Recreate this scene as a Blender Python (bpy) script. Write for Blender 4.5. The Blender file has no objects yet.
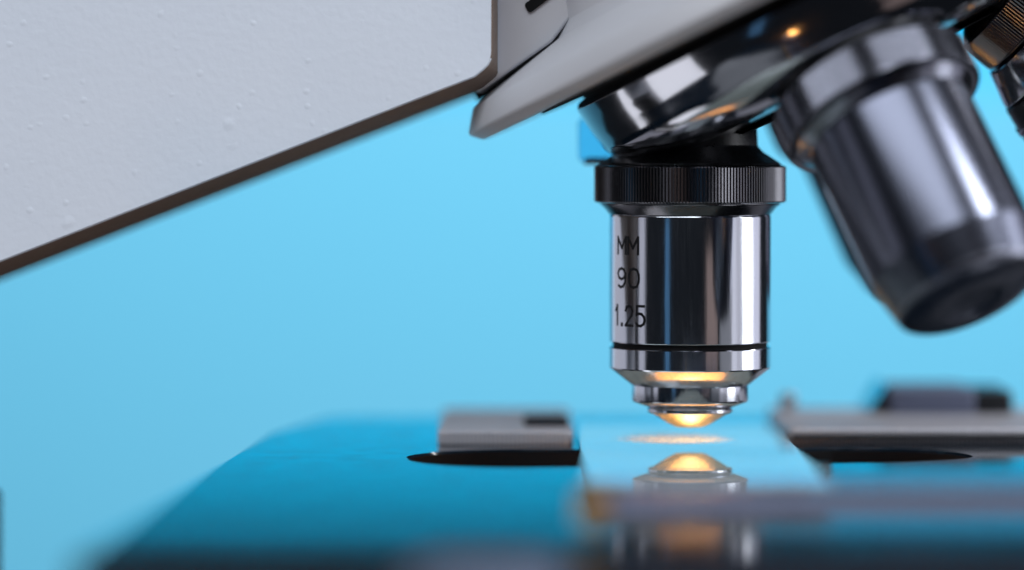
# Close-up of a microscope: high-power objective over a glass slide.
# 1 Blender unit = 1 cm.  Objective axis = world z axis, top of the glass slide = z 0.
import bpy, bmesh, math, random
from mathutils import Vector, Matrix
random.seed(7)
S = bpy.context.scene
C = S.collection
PI = math.pi

# ------------------------------------------------------------------ camera constants (real lens geometry)
FPX, D, H, CX = 3500.0, 45.5, 3.78, -2.314      # focal length in pixels, distance, height, x of the camera
HORIZON = 150.0

def at(px, py, y):
    """world x,z of a point seen at pixel px,py and standing at depth y"""
    Z = D + y
    return (CX + (px - 512.0) * Z / FPX, H - (py - HORIZON) * Z / FPX)

# ------------------------------------------------------------------ materials
def mat(name):
    m = bpy.data.materials.new(name); m.use_nodes = True
    nt = m.node_tree
    for n in list(nt.nodes): nt.nodes.remove(n)
    out = nt.nodes.new('ShaderNodeOutputMaterial')
    return m, nt, out

def node(nt, kind, **kw):
    n = nt.nodes.new(kind)
    for k, v in kw.items():
        if k in n.inputs: n.inputs[k].default_value = v
        else: setattr(n, k, v)
    return n

def principled(name, col, rough=.4, metal=0.0, rough_var=0.0, noise=20.0, bump=0.0, bump_scale=60.0,
               aniso=0.0, coat=0.0, stretch=(1, 1, 1), spec=0.5, bdist=0.01):
    m, nt, out = mat(name)
    p = node(nt, 'ShaderNodeBsdfPrincipled')
    p.inputs['Base Color'].default_value = (*col, 1)
    p.inputs['Roughness'].default_value = rough
    p.inputs['Metallic'].default_value = metal
    p.inputs['Specular IOR Level'].default_value = spec
    p.inputs['Coat Weight'].default_value = coat
    nt.links.new(p.outputs[0], out.inputs['Surface'])
    tc = node(nt, 'ShaderNodeTexCoord')
    mp = node(nt, 'ShaderNodeMapping'); mp.inputs['Scale'].default_value = stretch
    nt.links.new(tc.outputs['Object'], mp.inputs['Vector'])
    if rough_var:
        nz = node(nt, 'ShaderNodeTexNoise'); nz.inputs['Scale'].default_value = noise
        nz.inputs['Detail'].default_value = 6; nz.inputs['Roughness'].default_value = .7
        nt.links.new(mp.outputs[0], nz.inputs['Vector'])
        mr = node(nt, 'ShaderNodeMapRange')
        mr.inputs['From Min'].default_value = .3; mr.inputs['From Max'].default_value = .7
        mr.inputs['To Min'].default_value = max(.02, rough - rough_var); mr.inputs['To Max'].default_value = rough + rough_var
        nt.links.new(nz.outputs['Fac'], mr.inputs['Value']); nt.links.new(mr.outputs[0], p.inputs['Roughness'])
    if bump:
        nb = node(nt, 'ShaderNodeTexNoise'); nb.inputs['Scale'].default_value = bump_scale; nb.inputs['Detail'].default_value = 4
        nt.links.new(mp.outputs[0], nb.inputs['Vector'])
        b = node(nt, 'ShaderNodeBump'); b.inputs['Strength'].default_value = bump; b.inputs['Distance'].default_value = bdist
        nt.links.new(nb.outputs['Fac'], b.inputs['Height']); nt.links.new(b.outputs[0], p.inputs['Normal'])
    if aniso:
        p.inputs['Anisotropic'].default_value = aniso
        tg = node(nt, 'ShaderNodeTangent'); tg.direction_type = 'RADIAL'; tg.axis = 'Z'
        nt.links.new(tg.outputs[0], p.inputs['Tangent'])
        p.inputs['Anisotropic Rotation'].default_value = .25
    return m

# turned steel: fine lathe rings (noise squeezed along the axis) in the roughness and the bump
M_STEEL = principled('turned_steel', (.55, .57, .63), .125, 1.0, rough_var=.045, noise=30, bump=.16, bump_scale=26.0,
                     stretch=(1, 1, .05), aniso=.22, bdist=.003)
M_STEEL_SOFT = principled('satin_steel', (.58, .57, .60), .24, 1.0, rough_var=.06, noise=14, bump=.10, bump_scale=40, bdist=.004)
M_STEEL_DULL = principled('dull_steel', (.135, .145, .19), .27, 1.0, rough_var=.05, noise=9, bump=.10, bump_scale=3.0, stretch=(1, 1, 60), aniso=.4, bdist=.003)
M_RING = principled('grey_ring_metal', (.13, .135, .165), .20, 1.0, rough_var=.05, noise=9)
M_TIP = principled('dark_blue_tip', (.20, .21, .26), .34, 1.0, rough_var=.08, noise=6)
M_NOSE = principled('nose_steel', (.72, .66, .56), .20, 1.0, rough_var=.05, noise=12, bump=.10, bump_scale=3.0, stretch=(1, 1, 60), bdist=.003)
M_DARKMETAL = principled('black_chrome', (.095, .095, .105), .22, 1.0, rough_var=.06, noise=25)
M_CHROME = principled('nosepiece_chrome', (.34, .345, .38), .11, 1.0, rough_var=.03, noise=6)
M_BLACK = principled('black_lacquer', (.008, .009, .011), .32, 0.0, rough_var=.08, noise=18)
M_MATTE = principled('matt_black', (.004, .004, .005), .7, spec=.15)
M_INK = principled('engraving_black', (.006, .006, .008), .6, spec=.2)
M_GREYMETAL = principled('grey_plated_metal', (.15, .17, .25), .40, .5, rough_var=.08, noise=20)
M_WHITE = principled('white_plastic', (.75, .75, .76), .4, rough_var=.05)
M_BRASS = principled('worn_brass', (.62, .33, .07), .4, .5, rough_var=.1, noise=10)
M_HOUSING = principled('grey_housing_paint', (.50, .51, .55), .42, 0.0, bump=.12, bump_scale=45, rough_var=.05, noise=10, bdist=.008)

M_ARM_SHADE = principled('painted_edge_shade', (.17, .125, .10), .42, 0.0, rough_var=.08, noise=6, bump=.2, bump_scale=20, spec=.15)  # shade and warm glow of the arm's lower and right edges, painted in

def make_arm_paint():
    m, nt, out = mat('pebbled_grey_paint')
    p = node(nt, 'ShaderNodeBsdfPrincipled')
    p.inputs['Roughness'].default_value = .5
    tc = node(nt, 'ShaderNodeTexCoord')
    nz = node(nt, 'ShaderNodeTexNoise'); nz.inputs['Scale'].default_value = .8; nz.inputs['Detail'].default_value = 5
    cr = node(nt, 'ShaderNodeMixRGB'); cr.inputs[1].default_value = (.62, .68, .775, 1); cr.inputs[2].default_value = (.655, .71, .80, 1)
    nt.links.new(tc.outputs['Object'], nz.inputs['Vector']); nt.links.new(nz.outputs['Fac'], cr.inputs[0])
    nt.links.new(cr.outputs[0], p.inputs['Base Color'])
    fine = node(nt, 'ShaderNodeTexNoise'); fine.inputs['Scale'].default_value = 9; fine.inputs['Detail'].default_value = 3
    nt.links.new(tc.outputs['Object'], fine.inputs['Vector'])
    heights = []
    for sc, rad, thr in ((4.2, .22, .35), (2.3, .24, .5)):
        wn = node(nt, 'ShaderNodeTexNoise'); wn.inputs['Scale'].default_value = 5
        nt.links.new(tc.outputs['Object'], wn.inputs['Vector'])
        mx = node(nt, 'ShaderNodeMixRGB'); mx.blend_type = 'ADD'; mx.inputs[0].default_value = .06
        nt.links.new(tc.outputs['Object'], mx.inputs[1]); nt.links.new(wn.outputs['Color'], mx.inputs[2])
        v = node(nt, 'ShaderNodeTexVoronoi'); v.inputs['Scale'].default_value = sc
        nt.links.new(mx.outputs[0], v.inputs['Vector'])
        mr = node(nt, 'ShaderNodeMapRange'); mr.interpolation_type = 'SMOOTHSTEP'
        mr.inputs['From Min'].default_value = rad; mr.inputs['From Max'].default_value = .03
        nt.links.new(v.outputs['Distance'], mr.inputs['Value'])
        sp = node(nt, 'ShaderNodeSeparateColor'); nt.links.new(v.outputs['Color'], sp.inputs[0])
        gt = node(nt, 'ShaderNodeMath'); gt.operation = 'GREATER_THAN'; gt.inputs[1].default_value = thr
        nt.links.new(sp.outputs[0], gt.inputs[0])
        mu = node(nt, 'ShaderNodeMath'); mu.operation = 'MULTIPLY'
        nt.links.new(mr.outputs[0], mu.inputs[0]); nt.links.new(gt.outputs[0], mu.inputs[1])
        mv = node(nt, 'ShaderNodeMath'); mv.operation = 'MULTIPLY'
        nt.links.new(mu.outputs[0], mv.inputs[0]); nt.links.new(sp.outputs[1], mv.inputs[1])
        heights.append(mv)
    a = node(nt, 'ShaderNodeMath'); a.operation = 'ADD'
    nt.links.new(heights[0].outputs[0], a.inputs[0]); nt.links.new(heights[1].outputs[0], a.inputs[1])
    f = node(nt, 'ShaderNodeMath'); f.operation = 'MULTIPLY_ADD'; f.inputs[1].default_value = .55
    nt.links.new(fine.outputs['Fac'], f.inputs[0]); nt.links.new(a.outputs[0], f.inputs[2])
    b = node(nt, 'ShaderNodeBump'); b.inputs['Strength'].default_value = .30; b.inputs['Distance'].default_value = .03
    nt.links.new(f.outputs[0], b.inputs['Height']); nt.links.new(b.outputs[0], p.inputs['Normal'])
    nt.links.new(p.outputs[0], out.inputs['Surface'])
    return m
M_ARM = make_arm_paint()

M_STAGE = principled('black_gloss_lacquer', (.004, .012, .022), .10, 0.0, rough_var=.025, noise=2.2, spec=.72)
M_EDGE = principled('stage_edge_paint', (.018, .018, .022), .6, rough_var=.08, noise=5, spec=.08)

def make_glass():
    m, nt, out = mat('slide_glass')
    fr = node(nt, 'ShaderNodeFresnel'); fr.inputs['IOR'].default_value = 1.6
    t = node(nt, 'ShaderNodeBsdfTransparent'); t.inputs['Color'].default_value = (.90, .97, .97, 1)
    g = node(nt, 'ShaderNodeBsdfGlossy'); g.inputs['Roughness'].default_value = .012; g.inputs['Color'].default_value = (.98, 1, 1, 1)
    df = node(nt, 'ShaderNodeBsdfDiffuse'); df.inputs['Color'].default_value = (.84, .93, .84, 1)
    tc = node(nt, 'ShaderNodeTexCoord')
    nz = node(nt, 'ShaderNodeTexNoise'); nz.inputs['Scale'].default_value = 3.5; nz.inputs['Detail'].default_value = 8
    mr = node(nt, 'ShaderNodeMapRange'); mr.inputs['From Min'].default_value = .35; mr.inputs['From Max'].default_value = .75
    mr.inputs['To Min'].default_value = .34; mr.inputs['To Max'].default_value = .50
    nt.links.new(tc.outputs['Object'], nz.inputs['Vector']); nt.links.new(nz.outputs['Fac'], mr.inputs['Value'])
    m0 = node(nt, 'ShaderNodeMixShader')
    nt.links.new(mr.outputs[0], m0.inputs[0]); nt.links.new(t.outputs[0], m0.inputs[1]); nt.links.new(df.outputs[0], m0.inputs[2])
    m1 = node(nt, 'ShaderNodeMixShader')
    nt.links.new(fr.outputs[0], m1.inputs[0]); nt.links.new(m0.outputs[0], m1.inputs[1]); nt.links.new(g.outputs[0], m1.inputs[2])
    nt.links.new(m1.outputs[0], out.inputs['Surface'])
    return m
M_GLASS = make_glass()
def make_tab():
    m, nt, out = mat('clear_blue_plastic')
    t = node(nt, 'ShaderNodeBsdfTransparent'); t.inputs['Color'].default_value = (.52, .84, .96, 1)
    g = node(nt, 'ShaderNodeBsdfGlossy'); g.inputs['Roughness'].default_value = .05
    fr = node(nt, 'ShaderNodeFresnel'); fr.inputs['IOR'].default_value = 1.5
    mx = node(nt, 'ShaderNodeMixShader')
    nt.links.new(fr.outputs[0], mx.inputs[0]); nt.links.new(t.outputs[0], mx.inputs[1]); nt.links.new(g.outputs[0], mx.inputs[2])
    nt.links.new(mx.outputs[0], out.inputs['Surface'])
    return m
M_TAB = make_tab()

def make_specimen():
    m, nt, out = mat('dusty_specimen')
    tr = node(nt, 'ShaderNodeBsdfTransparent')
    tl = node(nt, 'ShaderNodeBsdfTranslucent'); tl.inputs['Color'].default_value = (.85, .82, .78, 1)
    df = node(nt, 'ShaderNodeBsdfDiffuse'); df.inputs['Color'].default_value = (.8, .8, .78, 1)
    ms = node(nt, 'ShaderNodeMixShader'); ms.inputs[0].default_value = .35
    nt.links.new(tl.outputs[0], ms.inputs[1]); nt.links.new(df.outputs[0], ms.inputs[2])
    tc = node(nt, 'ShaderNodeTexCoord')
    nz = node(nt, 'ShaderNodeTexNoise'); nz.inputs['Scale'].default_value = 16; nz.inputs['Detail'].default_value = 6; nz.inputs['Roughness'].default_value = .75
    nt.links.new(tc.outputs['Object'], nz.inputs['Vector'])
    ln = node(nt, 'ShaderNodeVectorMath'); ln.operation = 'LENGTH'
    nt.links.new(tc.outputs['Object'], ln.inputs[0])
    ed = node(nt, 'ShaderNodeMapRange'); ed.interpolation_type = 'SMOOTHSTEP'
    ed.inputs['From Min'].default_value = .88; ed.inputs['From Max'].default_value = .40
    nt.links.new(ln.outputs['Value'], ed.inputs['Value'])
    mr = node(nt, 'ShaderNodeMapRange'); mr.inputs['From Min'].default_value = .40; mr.inputs['From Max'].default_value = .66
    mr.inputs['To Min'].default_value = .10; mr.inputs['To Max'].default_value = .85
    nt.links.new(nz.outputs['Fac'], mr.inputs['Value'])
    mu = node(nt, 'ShaderNodeMath'); mu.operation = 'MULTIPLY'
    nt.links.new(ed.outputs[0], mu.inputs[0]); nt.links.new(mr.outputs[0], mu.inputs[1])
    mx = node(nt, 'ShaderNodeMixShader')
    nt.links.new(mu.outputs[0], mx.inputs[0]); nt.links.new(tr.outputs[0], mx.inputs[1]); nt.links.new(ms.outputs[0], mx.inputs[2])
    nt.links.new(mx.outputs[0], out.inputs['Surface'])
    return m
M_SPEC = make_specimen()

def make_lamp():
    # condenser lens over the bulb: white-hot in the middle, orange towards the rim
    m, nt, out = mat('lit_condenser_lens')
    tc = node(nt, 'ShaderNodeTexCoord'); sp = node(nt, 'ShaderNodeSeparateXYZ'); cx = node(nt, 'ShaderNodeCombineXYZ')
    ln = node(nt, 'ShaderNodeVectorMath'); ln.operation = 'LENGTH'
    nt.links.new(tc.outputs['Object'], sp.inputs[0]); nt.links.new(sp.outputs[0], cx.inputs[0]); nt.links.new(sp.outputs[1], cx.inputs[1])
    nt.links.new(cx.outputs[0], ln.inputs[0])
    r = node(nt, 'ShaderNodeValToRGB')
    r.color_ramp.elements[0].position = .05; r.color_ramp.elements[0].color = (1, .64, .27, 1)
    r.color_ramp.elements[1].position = .85; r.color_ramp.elements[1].color = (.20, .055, .006, 1)
    k = r.color_ramp.elements.new(.42); k.color = (.42, .14, .022, 1)
    nt.links.new(ln.outputs['Value'], r.inputs[0])
    e = node(nt, 'ShaderNodeEmission'); e.inputs['Strength'].default_value = 40
    nt.links.new(r.outputs[0], e.inputs['Color']); nt.links.new(e.outputs[0], out.inputs['Surface'])
    return m
M_LAMP = make_lamp()

M_LENS = principled('front_lens_glass', (.85, .85, .85), .05, 0.0, spec=.8)

def make_backdrop(name, col):
    m, nt, out = mat(name)
    p = node(nt, 'ShaderNodeBsdfDiffuse')
    p.inputs['Color'].default_value = col
    nt.links.new(p.outputs[0], out.inputs['Surface'])
    return m
M_BACK = make_backdrop('blue_backdrop_card', (.155, .56, .79, 1))
M_REFLECTOR = make_backdrop('deep_blue_reflector', (.001, .58, .98, 1))

# ------------------------------------------------------------------ building helpers
def obj(name, bm, m, parent=None, mats=None, smooth=30, bevel=0.0, seg=3):
    me = bpy.data.meshes.new(name)
    bmesh.ops.recalc_face_normals(bm, faces=bm.faces)
    for f in bm.faces: f.smooth = bool(smooth)
    bm.to_mesh(me); bm.free()
    for x in (mats or [m]): me.materials.append(x)
    if smooth: me.set_sharp_from_angle(angle=math.radians(smooth))
    o = bpy.data.objects.new(name, me); C.objects.link(o)
    if bevel:
        b = o.modifiers.new('bevel', 'BEVEL'); b.width = bevel; b.segments = seg; b.limit_method = 'ANGLE'
        b.angle_limit = math.radians(35); b.harden_normals = False
    if parent is not None:
        o.parent = parent
    return o

def chamfer(profile, c=.012):
    """cut each sharp corner of a lathe profile by a small chamfer so edges catch the light"""
    out = [profile[0]]
    for a, b, d in zip(profile, profile[1:], profile[2:]):
        A, B, E = Vector(a), Vector(b), Vector(d)
        u, v = (A - B), (E - B)
        if u.length < 1e-6 or v.length < 1e-6: out.append(b); continue
        k = min(c, u.length * .35, v.length * .35)
        if u.angle(v) > math.radians(160): out.append(b)
        else:
            out.append(tuple(B + u.normalized() * k)); out.append(tuple(B + v.normalized() * k))
    out.append(profile[-1])
    return out

def lathe(profile, n=96, ridge=None):
    """profile: (t, r) with t measured DOWN the local -z axis. ridge=(count, depth, t0, t1) adds knurling"""
    bm = bmesh.new(); rings = []
    for (t, r) in profile:
        ring = []
        if r < 1e-6:
            ring = [bm.verts.new((0, 0, -t))]
        else:
            for k in range(n):
                rr = r
                if ridge and ridge[2] <= t <= ridge[3]:
                    rr = r - (ridge[1] if (k % 2) else 0)
                a = 2 * PI * k / n
                ring.append(bm.verts.new((rr * math.cos(a), rr * math.sin(a), -t)))
        rings.append(ring)
    for A, B in zip(rings, rings[1:]):
        for k in range(n):
            k2 = (k + 1) % n
            if len(A) == 1 and len(B) == 1: continue
            if len(A) == 1: bm.faces.new((A[0], B[k], B[k2]))
            elif len(B) == 1: bm.faces.new((A[k], A[k2], B[0]))
            else: bm.faces.new((A[k], A[k2], B[k2], B[k]))
    for R in (rings[0], rings[-1]):
        if len(R) > 1:
            try: bm.faces.new(R)
            except ValueError: pass
    return bm

def prism_xz(pts, y0, y1):
    """polygon in x,z extruded from y0 to y1"""
    bm = bmesh.new()
    a = [bm.verts.new((x, y0, z)) for x, z in pts]; b = [bm.verts.new((x, y1, z)) for x, z in pts]
    n = len(pts)
    bm.faces.new(a); bm.faces.new(b[::-1])
    for i in range(n): bm.faces.new((a[i], a[(i + 1) % n], b[(i + 1) % n], b[i]))
    return bm

def prism_xy(pts, z0, z1, bm=None):
    bm = bm or bmesh.new()
    a = [bm.verts.new((x, y, z0)) for x, y in pts]; b = [bm.verts.new((x, y, z1)) for x, y in pts]
    n = len(pts)
    bm.faces.new(a); bm.faces.new(b[::-1])
    for i in range(n): bm.faces.new((a[i], a[(i + 1) % n], b[(i + 1) % n], b[i]))
    return bm

def rounded(pts, radii, seg=6):
    """round the corners of a polygon"""
    out = []; n = len(pts)
    for i, p in enumerate(pts):
        r = radii[i] if isinstance(radii, (list, tuple)) else radii
        P, A, B = Vector(p), Vector(pts[i - 1]), Vector(pts[(i + 1) % n])
        if r <= 0: out.append(tuple(P)); continue
        u, v = (A - P).normalized(), (B - P).normalized()
        ang = u.angle(v); k = min(r / math.tan(ang / 2), (A - P).length * .48, (B - P).length * .48)
        s, e = P + u * k, P + v * k
        for j in range(seg + 1):
            f = j / seg
            out.append(tuple(s * (1 - f) ** 2 + P * 2 * f * (1 - f) + e * f * f))
    return out

def tag(o, label, cat=None, group=None, kind=None):
    if label: o['label'] = label
    if cat: o['category'] = cat
    if group: o['group'] = group
    if kind: o['kind'] = kind

# ------------------------------------------------------------------ the microscope
scope = bpy.data.objects.new('microscope', None); C.objects.link(scope)
scope.location = (0, 0, 0)
tag(scope, 'grey microscope with chrome objectives on a tilted nosepiece over a glossy blue stage', 'microscope')

# ---- arm: pebbled grey casting with a chamfered lower edge
YA = -1.35
P = lambda px, py, y=YA: at(px, py, y)
front = [P(-330, 389), P(474, 76), P(491, 62), P(492, -160), P(-330, -160)]
front = rounded(front, [0, .16, .30, 0, 0])
def offset_poly(pts, d):
    out = []; n = len(pts)
    for i in range(n):
        A, B, E = Vector(pts[i - 1]), Vector(pts[i]), Vector(pts[(i + 1) % n])
        t1 = (B - A).normalized(); t2 = (E - B).normalized()
        n1 = Vector((t1.y, -t1.x)); n2 = Vector((t2.y, -t2.x))
        m = (n1 + n2)
        m = m.normalized() * (d / max(.4, math.cos(n1.angle(n2) / 2))) if m.length > 1e-6 else n1 * d
        out.append(tuple(B + m))
    return out
area = sum(front[i - 1][0] * front[i][1] - front[i][0] * front[i - 1][1] for i in range(len(front)))
sgn = 1 if area > 0 else -1
outer = offset_poly(front, .17 * sgn)
mid = offset_poly(front, .02 * sgn)
xm = max(p[0] for p in front)
outer = [(min(x, xm + .07), z) for x, z in outer]
bm = bmesh.new()
layers = [(front, YA), (mid, YA + .02), (outer, YA + .42), (outer, 2.4)]
rows = [[bm.verts.new((x, y, z)) for x, z in pts] for pts, y in layers]
n = len(front)
bm.faces.new(rows[0]); bm.faces.new(rows[-1][::-1])
for A, B in zip(rows[:2], rows[1:3]):
    for i in range(n): bm.faces.new((A[i], A[(i + 1) % n], B[(i + 1) % n], B[i]))
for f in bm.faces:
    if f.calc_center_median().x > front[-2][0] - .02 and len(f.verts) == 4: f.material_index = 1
for i in range(n):
    bm.faces.new((rows[2][i], rows[2][(i + 1) % n], rows[3][(i + 1) % n], rows[3][i])).material_index = 0
bm.normal_update()
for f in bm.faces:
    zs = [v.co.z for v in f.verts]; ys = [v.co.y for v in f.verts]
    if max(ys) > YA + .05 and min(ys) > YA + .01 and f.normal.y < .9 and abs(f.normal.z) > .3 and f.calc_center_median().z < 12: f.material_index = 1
arm = obj('arm', bm, M_ARM, scope, mats=[M_ARM, M_ARM_SHADE], smooth=25)

# neck between the arm and the nosepiece: bluish grey casting with a recessed slot
YN = -.75
P = lambda px, py, y=YN: at(px, py, y)
pts = [P(470, -160), P(470, 90), P(482, 91), P(552, 42), P(600, -20), P(600, -160)]
obj('arm_neck', prism_xz(rounded(pts, [0, .05, .08, .06, .1, 0]), YN, 2.2), M_HOUSING, scope, bevel=.05)
obj('gap_shade', prism_xz([at(470, 84, .4), at(478, 101, .4), at(566, 53, .4), at(560, 30, .4)], .4, 1.9), M_MATTE, scope)  # dark block put in for the shade in the gap under the neck
# small lever slot on the neck
p0, p1 = at(523, 8, YN - .03), at(556, -14, YN - .03)
bm = prism_xz(rounded([at(524, 4, YN - .03), at(560, -20, YN - .03), at(563, -12, YN - .03), at(529, 14, YN - .03)], .05), YN - .03, YN + .05)
obj('slot', bm, M_MATTE, scope)

# ---- nosepiece, turned about an axis tilted 26 degrees; all objective axes meet in APEX
TILT = math.radians(26.0)
APEX = Vector((0, 0, 9.45))
AX = Vector((math.sin(TILT), 0, -math.cos(TILT)))
QA = Vector((0, 0, -1)).rotation_difference(AX)
def orient(o, q, loc=APEX):
    o.rotation_mode = 'QUATERNION'; o.rotation_quaternion = q; o.location = loc
    return o

mount = lathe(chamfer([(-.4, 3.1), (2.4, 3.15), (2.9, 3.3), (3.06, 3.5), (3.30, 4.55), (3.37, 4.78), (3.64, 4.98), (3.68, 4.97), (3.80, 4.84), (3.81, 3.4), (3.75, 0)], .015), 160)
bmesh.ops.scale(mount, vec=(1, .84, 1), verts=mount.verts)
m_o = orient(obj('nosepiece_mount', mount, M_HOUSING, scope, smooth=40), QA)
gap = lathe([(3.70, 3.0), (3.812, 4.02), (3.84, 4.0), (3.86, 3.44), (3.95, 3.40), (3.95, 0)], 128)
orient(obj('bearing_ring', gap, M_MATTE, m_o), Vector((1, 0, 0)).rotation_difference(Vector((1, 0, 0))), Vector((0, 0, 0)))
arc = [(4.50 + .58 * math.sin(math.radians(a)), 2.30 + 1.20 * math.cos(math.radians(a))) for a in range(0, 91, 5)]
tur = lathe([(3.90, 2.9), (3.90, 3.46), (3.92, 3.53), (3.97, 3.57), (4.0, 3.58), (4.40, 3.525)] + arc + [(5.14, 1.95), (5.19, 1.7), (5.20, 0)], 192)
turret = orient(obj('nosepiece', tur, M_CHROME, scope, smooth=35), QA)
obj('hub', lathe(chamfer([(5.2, 1.2), (5.55, 1.2), (5.7, 1.05), (5.75, .5), (5.75, 0)], .03), 64), M_CHROME, turret, smooth=30)
obj('reflection_cover', lathe([(5.17, 0), (5.187, 1.95), (5.205, 1.9), (5.22, 1.2), (5.24, 0)], 128), M_MATTE, turret, smooth=30)  # matt sheet added to keep blue reflections off the chrome underside

# ---- objectives -----------------------------------------------------------------------------
K = .013
def T(py): return APEX.z - (H - (py - HORIZON) * K)      # distance from apex of a height seen at py on the main axis

RING = [(T(112), .86), (T(146), .88), (T(152), .95), (T(163), 1.17)]
def knurl(name, parent, t0, t1, r, m, count=150):
    prof = [(t0, r - .06), (t0 + .015, r - .012), (t0 + .03, r), (t1 - .03, r), (t1 - .015, r - .012), (t1, r - .06)]
    return obj(name, lathe(prof, count * 2, (count * 2, .009, t0 + .02, t1 - .02)), m, parent, smooth=0)

def objective(q, label, kind):
    if kind == 'oil':
        prof = [(T(213), 1.03), (T(216), 1.05), (T(341), 1.05), (T(341.5), .995), (T(346), .995), (T(346.5), 1.05), (T(367), 1.05),
                (T(383.5), .775), (T(384.5), .74), (T(385), .70)]
    elif kind == 'long':
        prof = [(T(213), 1.02), (T(216), 1.05), (T(362), 1.05), (T(367), 1.02), (T(396), .94), (T(401), .88)]
    else:
        prof = [(T(203), 1.15), (T(206), 1.29), (T(236), 1.50), (T(239), 1.50), (T(240), 1.40)]
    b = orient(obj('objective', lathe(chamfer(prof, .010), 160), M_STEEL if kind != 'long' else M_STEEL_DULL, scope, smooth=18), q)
    if kind == 'short': b.location = APEX + (q @ Vector((0, 0, .42)))
    tag(b, label)
    nid = Vector((0, 0, 0))
    obj('mounting_collar', lathe(chamfer(RING + [(T(166), 1.19), (T(168), 1.15)], .01), 128), M_BLACK, b, smooth=16)
    knurl('knurled_ring', b, T(165), T(203), 1.245 if kind != 'long' else 1.27, M_DARKMETAL if kind != 'long' else M_RING, 180)
    obj('shoulder', lathe(chamfer([(T(202), 1.17), (T(204), 1.17), (T(208), 1.11), (T(214), 1.05), (T(215), 1.03), (T(215), .9)], .008), 128), M_DARKMETAL if kind != 'long' else M_RING, b, smooth=16)
    if kind == 'oil':
        obj('groove', lathe([(T(341.4), 1.005), (T(343), 1.0), (T(346.1), 1.005)], 128), M_MATTE, b)
        obj('nose', lathe(chamfer([(T(384), .6), (T(384), .755), (T(399), .755), (T(401), .745), (T(406), .57), (T(406.5), .50)], .008), 128), M_STEEL, b, smooth=18)
        obj('lens_rim', lathe(chamfer([(T(406), .50), (T(406), .53), (T(408.5), .555), (T(411), .555), (T(413), .52), (T(413), .40)], .006), 128), M_STEEL, b, smooth=18)
        obj('lens_cone', lathe([(T(412), .48), (T(413.2), .485), (T(418), .39), (T(423), .28), (T(426), .2), (T(426.6), .17), (T(426.9), .12), (T(426.9), 0)], 96), M_NOSE, b, smooth=50)
    elif kind == 'long':
        dome = [(T(395) + .21 * math.sin(math.radians(a)), .38 + .56 * math.cos(math.radians(a))) for a in range(0, 91, 6)]
        obj('front_ring', lathe(dome + [(T(411) - .02, .34), (T(407), .30), (T(407), 0)], 96), M_TIP, b, smooth=40)
    elif kind == 'short':
        obj('lower_sleeve', lathe(chamfer([(T(239), 1.30), (T(241), 1.53), (T(284), 1.74), (T(292), 1.66), (T(293), 1.2), (T(293), 0)], .012), 128), M_BLACK, b, smooth=16)
        obj('sleeve_band', lathe(chamfer([(T(262), 1.60), (T(262), 1.665), (T(267), 1.69), (T(267), 1.62)], .004), 128), M_STEEL, b)
    return b

dirs = []
def rot_dir(phi):
    """direction of an objective at turret angle phi (0 = the vertical one)"""
    rel = Vector((-math.cos(TILT), 0, -math.sin(TILT)))      # in-plane unit pointing to the vertical objective
    side = Vector((0, -1, 0))
    return AX * math.cos(TILT) + (rel * math.cos(phi) + side * math.sin(phi)) * math.sin(TILT)
def quat(phi): return Vector((0, 0, -1)).rotation_difference(rot_dir(phi))
ob1 = objective(quat(0), 'upright chrome objective engraved MM 90 1.25, lens lit orange above the slide', 'oil')
ob2 = objective(quat(math.radians(84)), 'large blurred chrome objective tilted towards the viewer', 'long')
ob3 = objective(quat(PI), 'short objective with a black lower sleeve at the top right', 'short')
ob4 = objective(quat(-PI / 2), 'objective mostly hidden behind the tilted chrome one', 'long')

# the clear click-stop tab behind the upright objective
a, b = at(578, 118, 1.2), at(640, 162, 1.2)
tab = obj('click_stop', prism_xz(rounded([(a[0], b[1]), (b[0], b[1]), (b[0], a[1]), (a[0], a[1])], .10), 1.2, 1.45), M_TAB, scope, bevel=.03)
obj('lip', prism_xz(rounded([(a[0] + .05, b[1] - .035), (b[0], b[1] - .035), (b[0], b[1] + .06), (a[0] + .12, b[1] + .06)], .02), 1.1, 1.19), M_STEEL_SOFT, tab, bevel=.015)

# ---- engraving on the barrel, drawn as strokes wrapped round the cylinder
GLY = {
    'M': ([[(0, 0), (0, 1), (.5, .35), (1, 1), (1, 0)]], .62),
    '9': ([[(.95, .72), (.8, .93), (.5, 1), (.2, .93), (.04, .72), (.2, .5), (.5, .43), (.8, .5), (.95, .72), (.96, .5), (.9, .25), (.7, .05), (.4, 0), (.12, .08)]], .50),
    '0': ([[(.5, 1), (.2, .93), (.05, .7), (.03, .5), (.05, .3), (.2, .07), (.5, 0), (.8, .07), (.95, .3), (.97, .5), (.95, .7), (.8, .93), (.5, 1)]], .50),
    '1': ([[(.1, .72), (.6, 1), (.6, 0)]], .34),
    '.': ([[(.35, .0), (.65, .0), (.65, .07), (.35, .07), (.35, .0)]], .16),
    '2': ([[(.06, .75), (.2, .93), (.5, 1), (.8, .93), (.94, .74), (.85, .52), (.05, 0), (.97, 0)]], .50),
    '5': ([[(.9, 1), (.16, 1), (.1, .55), (.35, .62), (.65, .6), (.9, .45), (.95, .28), (.85, .1), (.55, 0), (.25, .02), (.05, .14)]], .50),
}
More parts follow.
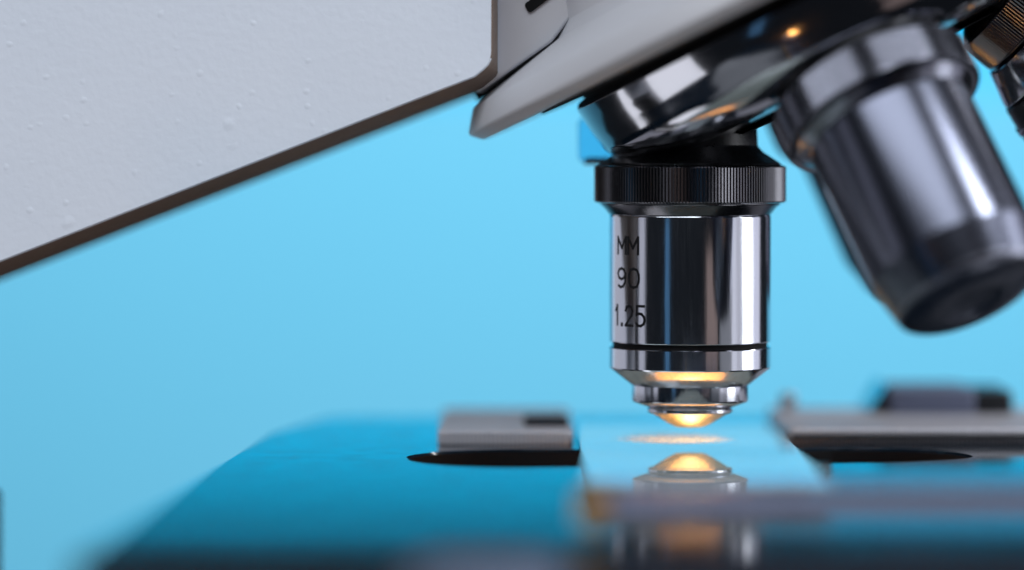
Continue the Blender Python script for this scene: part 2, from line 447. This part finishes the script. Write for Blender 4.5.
def lettering(lines, r):
    bm = bmesh.new()
    for text, a0, a1, py0, py1 in lines:
        hgt = (py1 - py0) * K; zb = H - (py1 - HORIZON) * K
        wid = math.radians(a1 - a0) * r
        gapw = .16 * hgt
        tot = sum(GLY[c][1] for c in text) * hgt + gapw * (len(text) - 1)
        sx = wid / tot; u = 0; w = .0170
        for c in text:
            strokes, gw = GLY[c]
            for st in strokes:
                pl = [(u + x * gw * hgt * sx, y * hgt) for x, y in st]
                for (ax, ay), (bx, by) in zip(pl, pl[1:]):
                    d = Vector((bx - ax, by - ay)); L = d.length
                    if L < 1e-6: continue
                    d /= L; nn = Vector((-d.y, d.x)) * w
                    ax2, ay2, bx2, by2 = ax - d.x * w * .8, ay - d.y * w * .8, bx + d.x * w * .8, by + d.y * w * .8
                    steps = max(1, int(L / .05)); prev = None
                    for k in range(steps + 1):
                        f = k / steps; mx, my = ax2 + (bx2 - ax2) * f, ay2 + (by2 - ay2) * f
                        pair = []
                        for s in (-1, 1):
                            uu, vv = mx + nn.x * s, my + nn.y * s
                            ang = math.radians(a0) + uu / r
                            pair.append(bm.verts.new((r * math.sin(ang), -r * math.cos(ang), zb + vv - APEX.z)))
                        if prev: bm.faces.new((prev[0], prev[1], pair[1], pair[0]))
                        prev = pair
            u += (gw * hgt + gapw) * sx
    return bm
for nm, line in (('engraved_word', ('MM', -64.5, -42, 236, 252.5)), ('engraved_number', ('90', -65, -41, 267, 285.5)),
                 ('engraved_number', ('1.25', -69, -36, 303.5, 323))):
    obj(nm, lettering([line], 1.0525), M_INK, ob1, smooth=0)

# ---- stage with its slot --------------------------------------------------------------------
ZS = -.12
stage_out = rounded([(-6.46, -12.7), (6.6, -12.7), (6.6, 5.6), (-4.95, 5.6), (-5.62, 2.6), (-5.95, -2.6)], [.25, .4, .4, .5, 2.0, 3.0], 8)
def slot_loop(cx, cy, half, rad, yaw, n=24):
    out = []
    for side in (1, -1):
        for k in range(n + 1):
            a = -PI / 2 + PI * k / n
            x, y = side * (half - rad * 1.25 + rad * 1.25 * math.cos(a)), side * rad * math.sin(a)
            if y < 0: y *= 1.30 - .70 * (x / half * .5 + .5)
            out.append((cx + x * math.cos(yaw) - y * math.sin(yaw), cy + x * math.sin(yaw) + y * math.cos(yaw)))
    return out
slot = slot_loop(-.05, -1.02, 3.58, 1.28, math.radians(2.2))
out = []
for i, (x, y) in enumerate(slot):          # widen the middle of the back edge by a round light hole about the axis
    out.append((x, y))
    nx, ny = slot[(i + 1) % len(slot)]
    if abs(nx - x) > 2 and y > -1.0:
        d = 1 if nx > x else -1
        out += [(-d * 1.15 * math.cos(PI * k / 16), .06 + .95 * math.sin(PI * k / 16)) for k in range(17)]
slot = out
def plate_with_hole(outl, hole, ztop, zbot):
    bm = bmesh.new()
    def loop(pts, z):
        vs = [bm.verts.new((x, y, z)) for x, y in pts]
        es = [bm.edges.new((vs[i], vs[(i + 1) % len(vs)])) for i in range(len(vs))]
        return vs, es
    ar = sum(hole[i - 1][0] * hole[i][1] - hole[i][0] * hole[i - 1][1] for i in range(len(hole)))
    o1, e1 = loop(outl, ztop); h1, e2 = loop(offset_poly(hole, .035 * (1 if ar > 0 else -1)), ztop)
    hm, _ = loop(hole, ztop - .03)
    bmesh.ops.triangle_fill(bm, edges=e1 + e2, use_beauty=True, normal=(0, 0, 1))
    o2, e3 = loop(outl, zbot); h2, e4 = loop(hole, zbot)
    bmesh.ops.triangle_fill(bm, edges=e3 + e4, use_beauty=True, normal=(0, 0, -1))
    for A, B, mi in ((o1, o2, 2), (h1, hm, 0), (hm, h2, 1)):
        for i in range(len(A)):
            f = bm.faces.new((A[i], A[(i + 1) % len(A)], B[(i + 1) % len(B)], B[i])); f.material_index = mi
    return bm
stage = obj('stage', plate_with_hole(stage_out, slot, ZS, ZS - .75), M_STAGE, scope, mats=[M_STAGE, M_MATTE, M_EDGE], smooth=20)

# condenser below the slot with its lit lens
cond = obj('condenser', lathe(chamfer([(.62, 1.0), (.60, 1.12), (.66, 1.18), (2.6, 1.18), (2.6, 0)], .02), 64), M_BLACK, scope, smooth=30)
bm = lathe([(.50, 0), (.504, .2), (.516, .40), (.536, .60), (.57, .80), (.61, .93), (.70, .98)], 64)
obj('condenser_lens', bm, M_LAMP, cond, smooth=60)

# slide holder plates behind the slot, either side of the slide
def serrated_plate(x0, x1, y0, y1, z0, z1, name):
    pts = rounded([(x0, y0), (x1, y0), (x1, y1), (x0, y1)], .12)
    return obj(name, prism_xy(pts, z0, z1), M_SERR, scope, bevel=.02)
def make_serr():
    m, nt, out = mat('serrated_plate_metal')
    p = node(nt, 'ShaderNodeBsdfPrincipled'); p.inputs['Base Color'].default_value = (.60, .60, .66, 1)
    p.inputs['Metallic'].default_value = .45; p.inputs['Roughness'].default_value = .42
    tc = node(nt, 'ShaderNodeTexCoord')
    w = node(nt, 'ShaderNodeTexWave'); w.wave_type = 'BANDS'; w.bands_direction = 'X'; w.inputs['Scale'].default_value = 5.5; w.inputs['Distortion'].default_value = 0.0
    mp = node(nt, 'ShaderNodeMapping'); mp.inputs['Rotation'].default_value = (0, 0, math.radians(8))
    nt.links.new(tc.outputs['Object'], mp.inputs['Vector']); nt.links.new(mp.outputs[0], w.inputs['Vector'])
    b = node(nt, 'ShaderNodeBump'); b.inputs['Strength'].default_value = .6; b.inputs['Distance'].default_value = .02
    nt.links.new(w.outputs['Fac'], b.inputs['Height']); nt.links.new(b.outputs[0], p.inputs['Normal'])
    nt.links.new(p.outputs[0], out.inputs['Surface'])
    return m
M_SERR = make_serr()
hl = serrated_plate(-3.30, -1.50, .75, 4.9, ZS + .002, .06, 'slide_holder')
hr = serrated_plate(1.36, 6.4, 1.15, 4.9, ZS + .002, .07, 'slide_holder')
# dark lower lip in front of the right plate, and raised parts on the plates
obj('holder_lip', prism_xy(rounded([(1.42, 1.02), (6.4, 1.02), (6.4, 1.15), (1.42, 1.15)], 0), -.05, .0), M_BLACK, hr, bevel=.01)
obj('holder_pad', prism_xy(rounded([(-2.15, 1.6), (-1.55, 1.6), (-1.55, 3.2), (-2.15, 3.2)], .1), .06, .10), M_EDGE, hl, bevel=.03)
def local_lathe(name, prof, loc, m, parent, n=48, sm=30):
    o = obj(name, lathe(chamfer(prof, .012), n), m, parent, smooth=sm); o.location = loc; return o
local_lathe('screw', [(-.24, 0), (-.24, .09), (-.2, .12), (.01, .12), (.01, 0)], (1.62, 4.4, .075), M_STEEL_SOFT, hr)
x0, z0 = at(884, 410, 4.4); x1, z1 = at(968, 386, 4.4); x2, _ = at(1006, 400, 4.4)
bm = prism_xy(rounded([(x0, 3.6), (x1, 3.6), (x1, 5.3), (x0, 5.3)], .08), .072, z1)
dh = obj('drive_housing', bm, M_GREYMETAL, hr, bevel=.04)
obj('end_cap', prism_xy(rounded([(x1 + .003, 3.65), (x2, 3.65), (x2, 5.25), (x1 + .003, 5.25)], .08), .074, z1 - .03), M_BLACK, dh, bevel=.04)
xa, _ = at(862, 400, 4.9)
obj('guide_block', prism_xz(rounded([(xa, .074), (x0 - .004, .074), (x0 - .004, z1 + .05), (xa + .25, z1 + .05)], .03), 3.9, 5.4), M_STAGE, hr, bevel=.02)

# front arm of the slide holder: a rounded metal bar across the slide
bm = bmesh.new()
YB = -10.3
sect = rounded([(-.18, .0), (.18, .0), (.22, .24), (.12, .38), (-.12, .38), (-.22, .24)], .05, 4)
A = [bm.verts.new((-1.38, YB + u, v)) for u, v in sect]
B = [bm.verts.new((6.6, YB + .10 + u, v + .0)) for u, v in sect]
bm.faces.new(A); bm.faces.new(B[::-1])
for i in range(len(sect)): bm.faces.new((A[i], A[(i + 1) % len(sect)], B[(i + 1) % len(sect)], B[i]))
clip = obj('slide_clip', bm, M_GREYMETAL, scope, smooth=40, bevel=.04)
bm = prism_xz(rounded([(-1.66, .0), (-1.36, .0), (-1.36, .36), (-1.66, .30)], .04), YB - .12, YB + .12)
obj('clip_tip', bm, M_BRASS, clip, bevel=.02)
sx, sz = at(823, 472, -3.2)
local_lathe('clip_screw', [(-.10, 0), (-.10, .10), (-.06, .13), (.0, .13), (.0, 0)], (sx, -3.0, ZS + .001), M_BLACK, scope)

# knob hanging at the front of the stage
local_lathe('stage_knob', [(0, 0), (0, .62), (.08, .72), (1.6, .72), (1.6, .3), (2.4, .3), (2.4, 0)], (-2.55, -14.2, .04), M_GREYMETAL, scope, 64)
# dark upright behind the stage at the far left
xl, zt = at(3, 488, 2.0)
bm = prism_xz(rounded([(xl - 3.2, zt - 9), (xl, zt - 9), (xl, zt), (xl - 3.2, zt)], [0, 0, .12, .2]), -.8, 2.0)
obj('column', bm, M_BLACK, scope, bevel=.04)
# the limb that carries arm and stage stands outside the frame on the left
obj('limb', prism_xz([(-13.6, -12), (-10.4, -12), (-10.4, 5.5), (-13.6, 5.5)], -1.0, 2.1), M_HOUSING, scope, bevel=.15)
obj('stage_bracket', prism_xz([(-10.6, -4.6), (1.6, -4.6), (1.6, -.9), (-1.6, -.9), (-1.6, -3.6), (-10.6, -3.6)], 1.4, 3.2), M_BLACK, scope, bevel=.08)

scope.location = (0, 0, -12)          # the empty sits at the microscope's base
for c in scope.children: c.matrix_parent_inverse = Matrix.Translation((0, 0, 12))

# ------------------------------------------------------------------ the glass slide (its own thing, resting on the stage)
bm = bmesh.new()
sl = [(-1.52, -7.2), (1.17, -7.2), (1.35, 3.5), (-1.39, 3.5)]
prism_xy(sl, -.055, 0, bm)
slide = obj('glass_slide', bm, M_GLASS, None, smooth=0, bevel=.012, seg=2)
slide.location.z = .012; slide.rotation_euler.x = math.radians(-1.15)      # front end lifted so the glass mirrors the pale backdrop
tag(slide, 'clear glass slide lying across the stage slot under the lit objective', 'glass slide')
bm = bmesh.new()
bmesh.ops.create_circle(bm, cap_ends=True, radius=.88, segments=48)
sp = obj('specimen', bm, M_SPEC, slide, smooth=0); sp.location = (-.2, .22, .004); sp.scale = (1, 1.65, 1)

# ------------------------------------------------------------------ backdrop
YBK = 154.5
bm = bmesh.new()
prism_xy([(-130, YBK), (130, YBK), (130, YBK + .5), (-130, YBK + .5)], -60, 9.0, bm)
bd = obj('backdrop', bm, M_BACK, None, smooth=0)
tag(bd, 'plain light blue backdrop card behind the microscope', 'backdrop', kind='structure')
bm = bmesh.new()
prism_xy([(-130, YBK + 2.5), (130, YBK + 2.5), (130, YBK + 4), (-130, YBK + 4)], -60, 16.7, bm)
wl = obj('reflector', bm, M_REFLECTOR, None, smooth=0)  # deep blue slab added to colour the mirror image in the stage
tag(wl, 'low deep blue wall added behind the backdrop to colour reflections in the stage', 'reflector', kind='structure')

# ------------------------------------------------------------------ lights
def area(name, loc, aim, sx, sy, radiance, col=(1, 1, 1), spread=180):
    l = bpy.data.lights.new(name, 'AREA'); l.shape = 'RECTANGLE'; l.size = sx; l.size_y = sy
    l.energy = radiance * PI * sx * sy; l.color = col; l.spread = math.radians(spread)
    o = bpy.data.objects.new(name, l); C.objects.link(o); o.location = loc
    d = Vector(aim) - Vector(loc)
    o.rotation_euler = d.to_track_quat('-Z', 'Y').to_euler()
    return o
def polar(deg, r, z):    # direction measured from the camera side, positive to the right
    a = math.radians(deg); return (r * math.sin(a), -r * math.cos(a), z)
area('window_lamp', polar(87, 85, 10), (0, 0, 4), 30, 70, 4.2, (.93, .95, 1.0))
area('window_lamp', polar(106, 85, 10), (0, 0, 4), 25, 70, 1.1, (.86, .86, 1.0))
area('window_lamp', polar(67, 85, 10), (0, 0, 4), 26, 70, .75, (.90, .90, 1.0))
area('grey_band_fill', polar(53, 95, 2), (0, 0, 2), 44, 44, .30, (.9, .92, 1.0))  # added dim panel, gives the soft grey band in the barrel reflection
area('key_softbox', polar(58, 100, 85), (0, 0, 4), 34, 28, 34.0, (.93, .96, 1.0))
area('side_lamp', polar(-126, 85, 8), (0, 0, 2), 68, 40, .66, (.88, .89, 1.0))
area('side_lamp', polar(-75, 85, 8), (0, 0, 2), 16, 40, .66, (.88, .89, 1.0))
area('table_bounce', polar(-92, 72, -64), (0, 0, 3), 95, 110, 1.9, (.95, .96, 1.0))  # added panel in place of a pale tabletop mirrored in the nosepiece
area('blue_streak_fill', polar(-35, 85, 2), (0, 0, 2), 9, 40, .35, (.2, .55, 1.0))  # added for the thin blue line mirrored in the barrel
area('top_softbox', (-30, -70, 85), (-5, 0, 5), 120, 70, 3.9, (.91, .95, 1.0))
area('backdrop_lamp', (38, 70, 95), (28, YBK, 6), 190, 40, 11.1, (1.0, .98, 1.0))
area('orange_glint_fill', (-6, -26, -5), (0, -2, 5), 1.4, 1.4, 40, (1.0, .42, .10))  # made-up unseen warm source for the orange glints on the metal
area('brown_streak_fill', polar(28, 120, 0), (0, 0, 2), 34, 40, .30, (1.0, .74, .66))  # added out of view for the brown streak on the barrel

w = bpy.data.worlds.new('World'); S.world = w; w.use_nodes = True
w.node_tree.nodes['Background'].inputs[0].default_value = (.10, .12, .15, 1)
w.node_tree.nodes['Background'].inputs[1].default_value = .12

# ------------------------------------------------------------------ camera
cam = bpy.data.cameras.new('camera'); co = bpy.data.objects.new('camera', cam); C.objects.link(co); S.camera = co
co.location = (CX, -D, H); co.rotation_euler = (PI / 2, 0, 0)
cam.sensor_fit = 'HORIZONTAL'; cam.sensor_width = 360; cam.lens = 360 * FPX / 1024
cam.shift_y = -(285 - HORIZON) / 1024
cam.clip_start = .5; cam.clip_end = 1000
cam.dof.use_dof = True; cam.dof.focus_distance = D - .95
APERTURE = 2.3      # entrance pupil diameter in cm
cam.dof.aperture_fstop = (cam.lens / 1000) / APERTURE

S.render.engine = 'CYCLES'
S.cycles.use_denoising = True
S.cycles.max_bounces = 10; S.cycles.glossy_bounces = 6; S.cycles.transparent_max_bounces = 12
S.cycles.sample_clamp_indirect = 6
S.view_settings.view_transform = 'Standard'; S.view_settings.look = 'None'
S.view_settings.exposure = 0; S.view_settings.gamma = 1
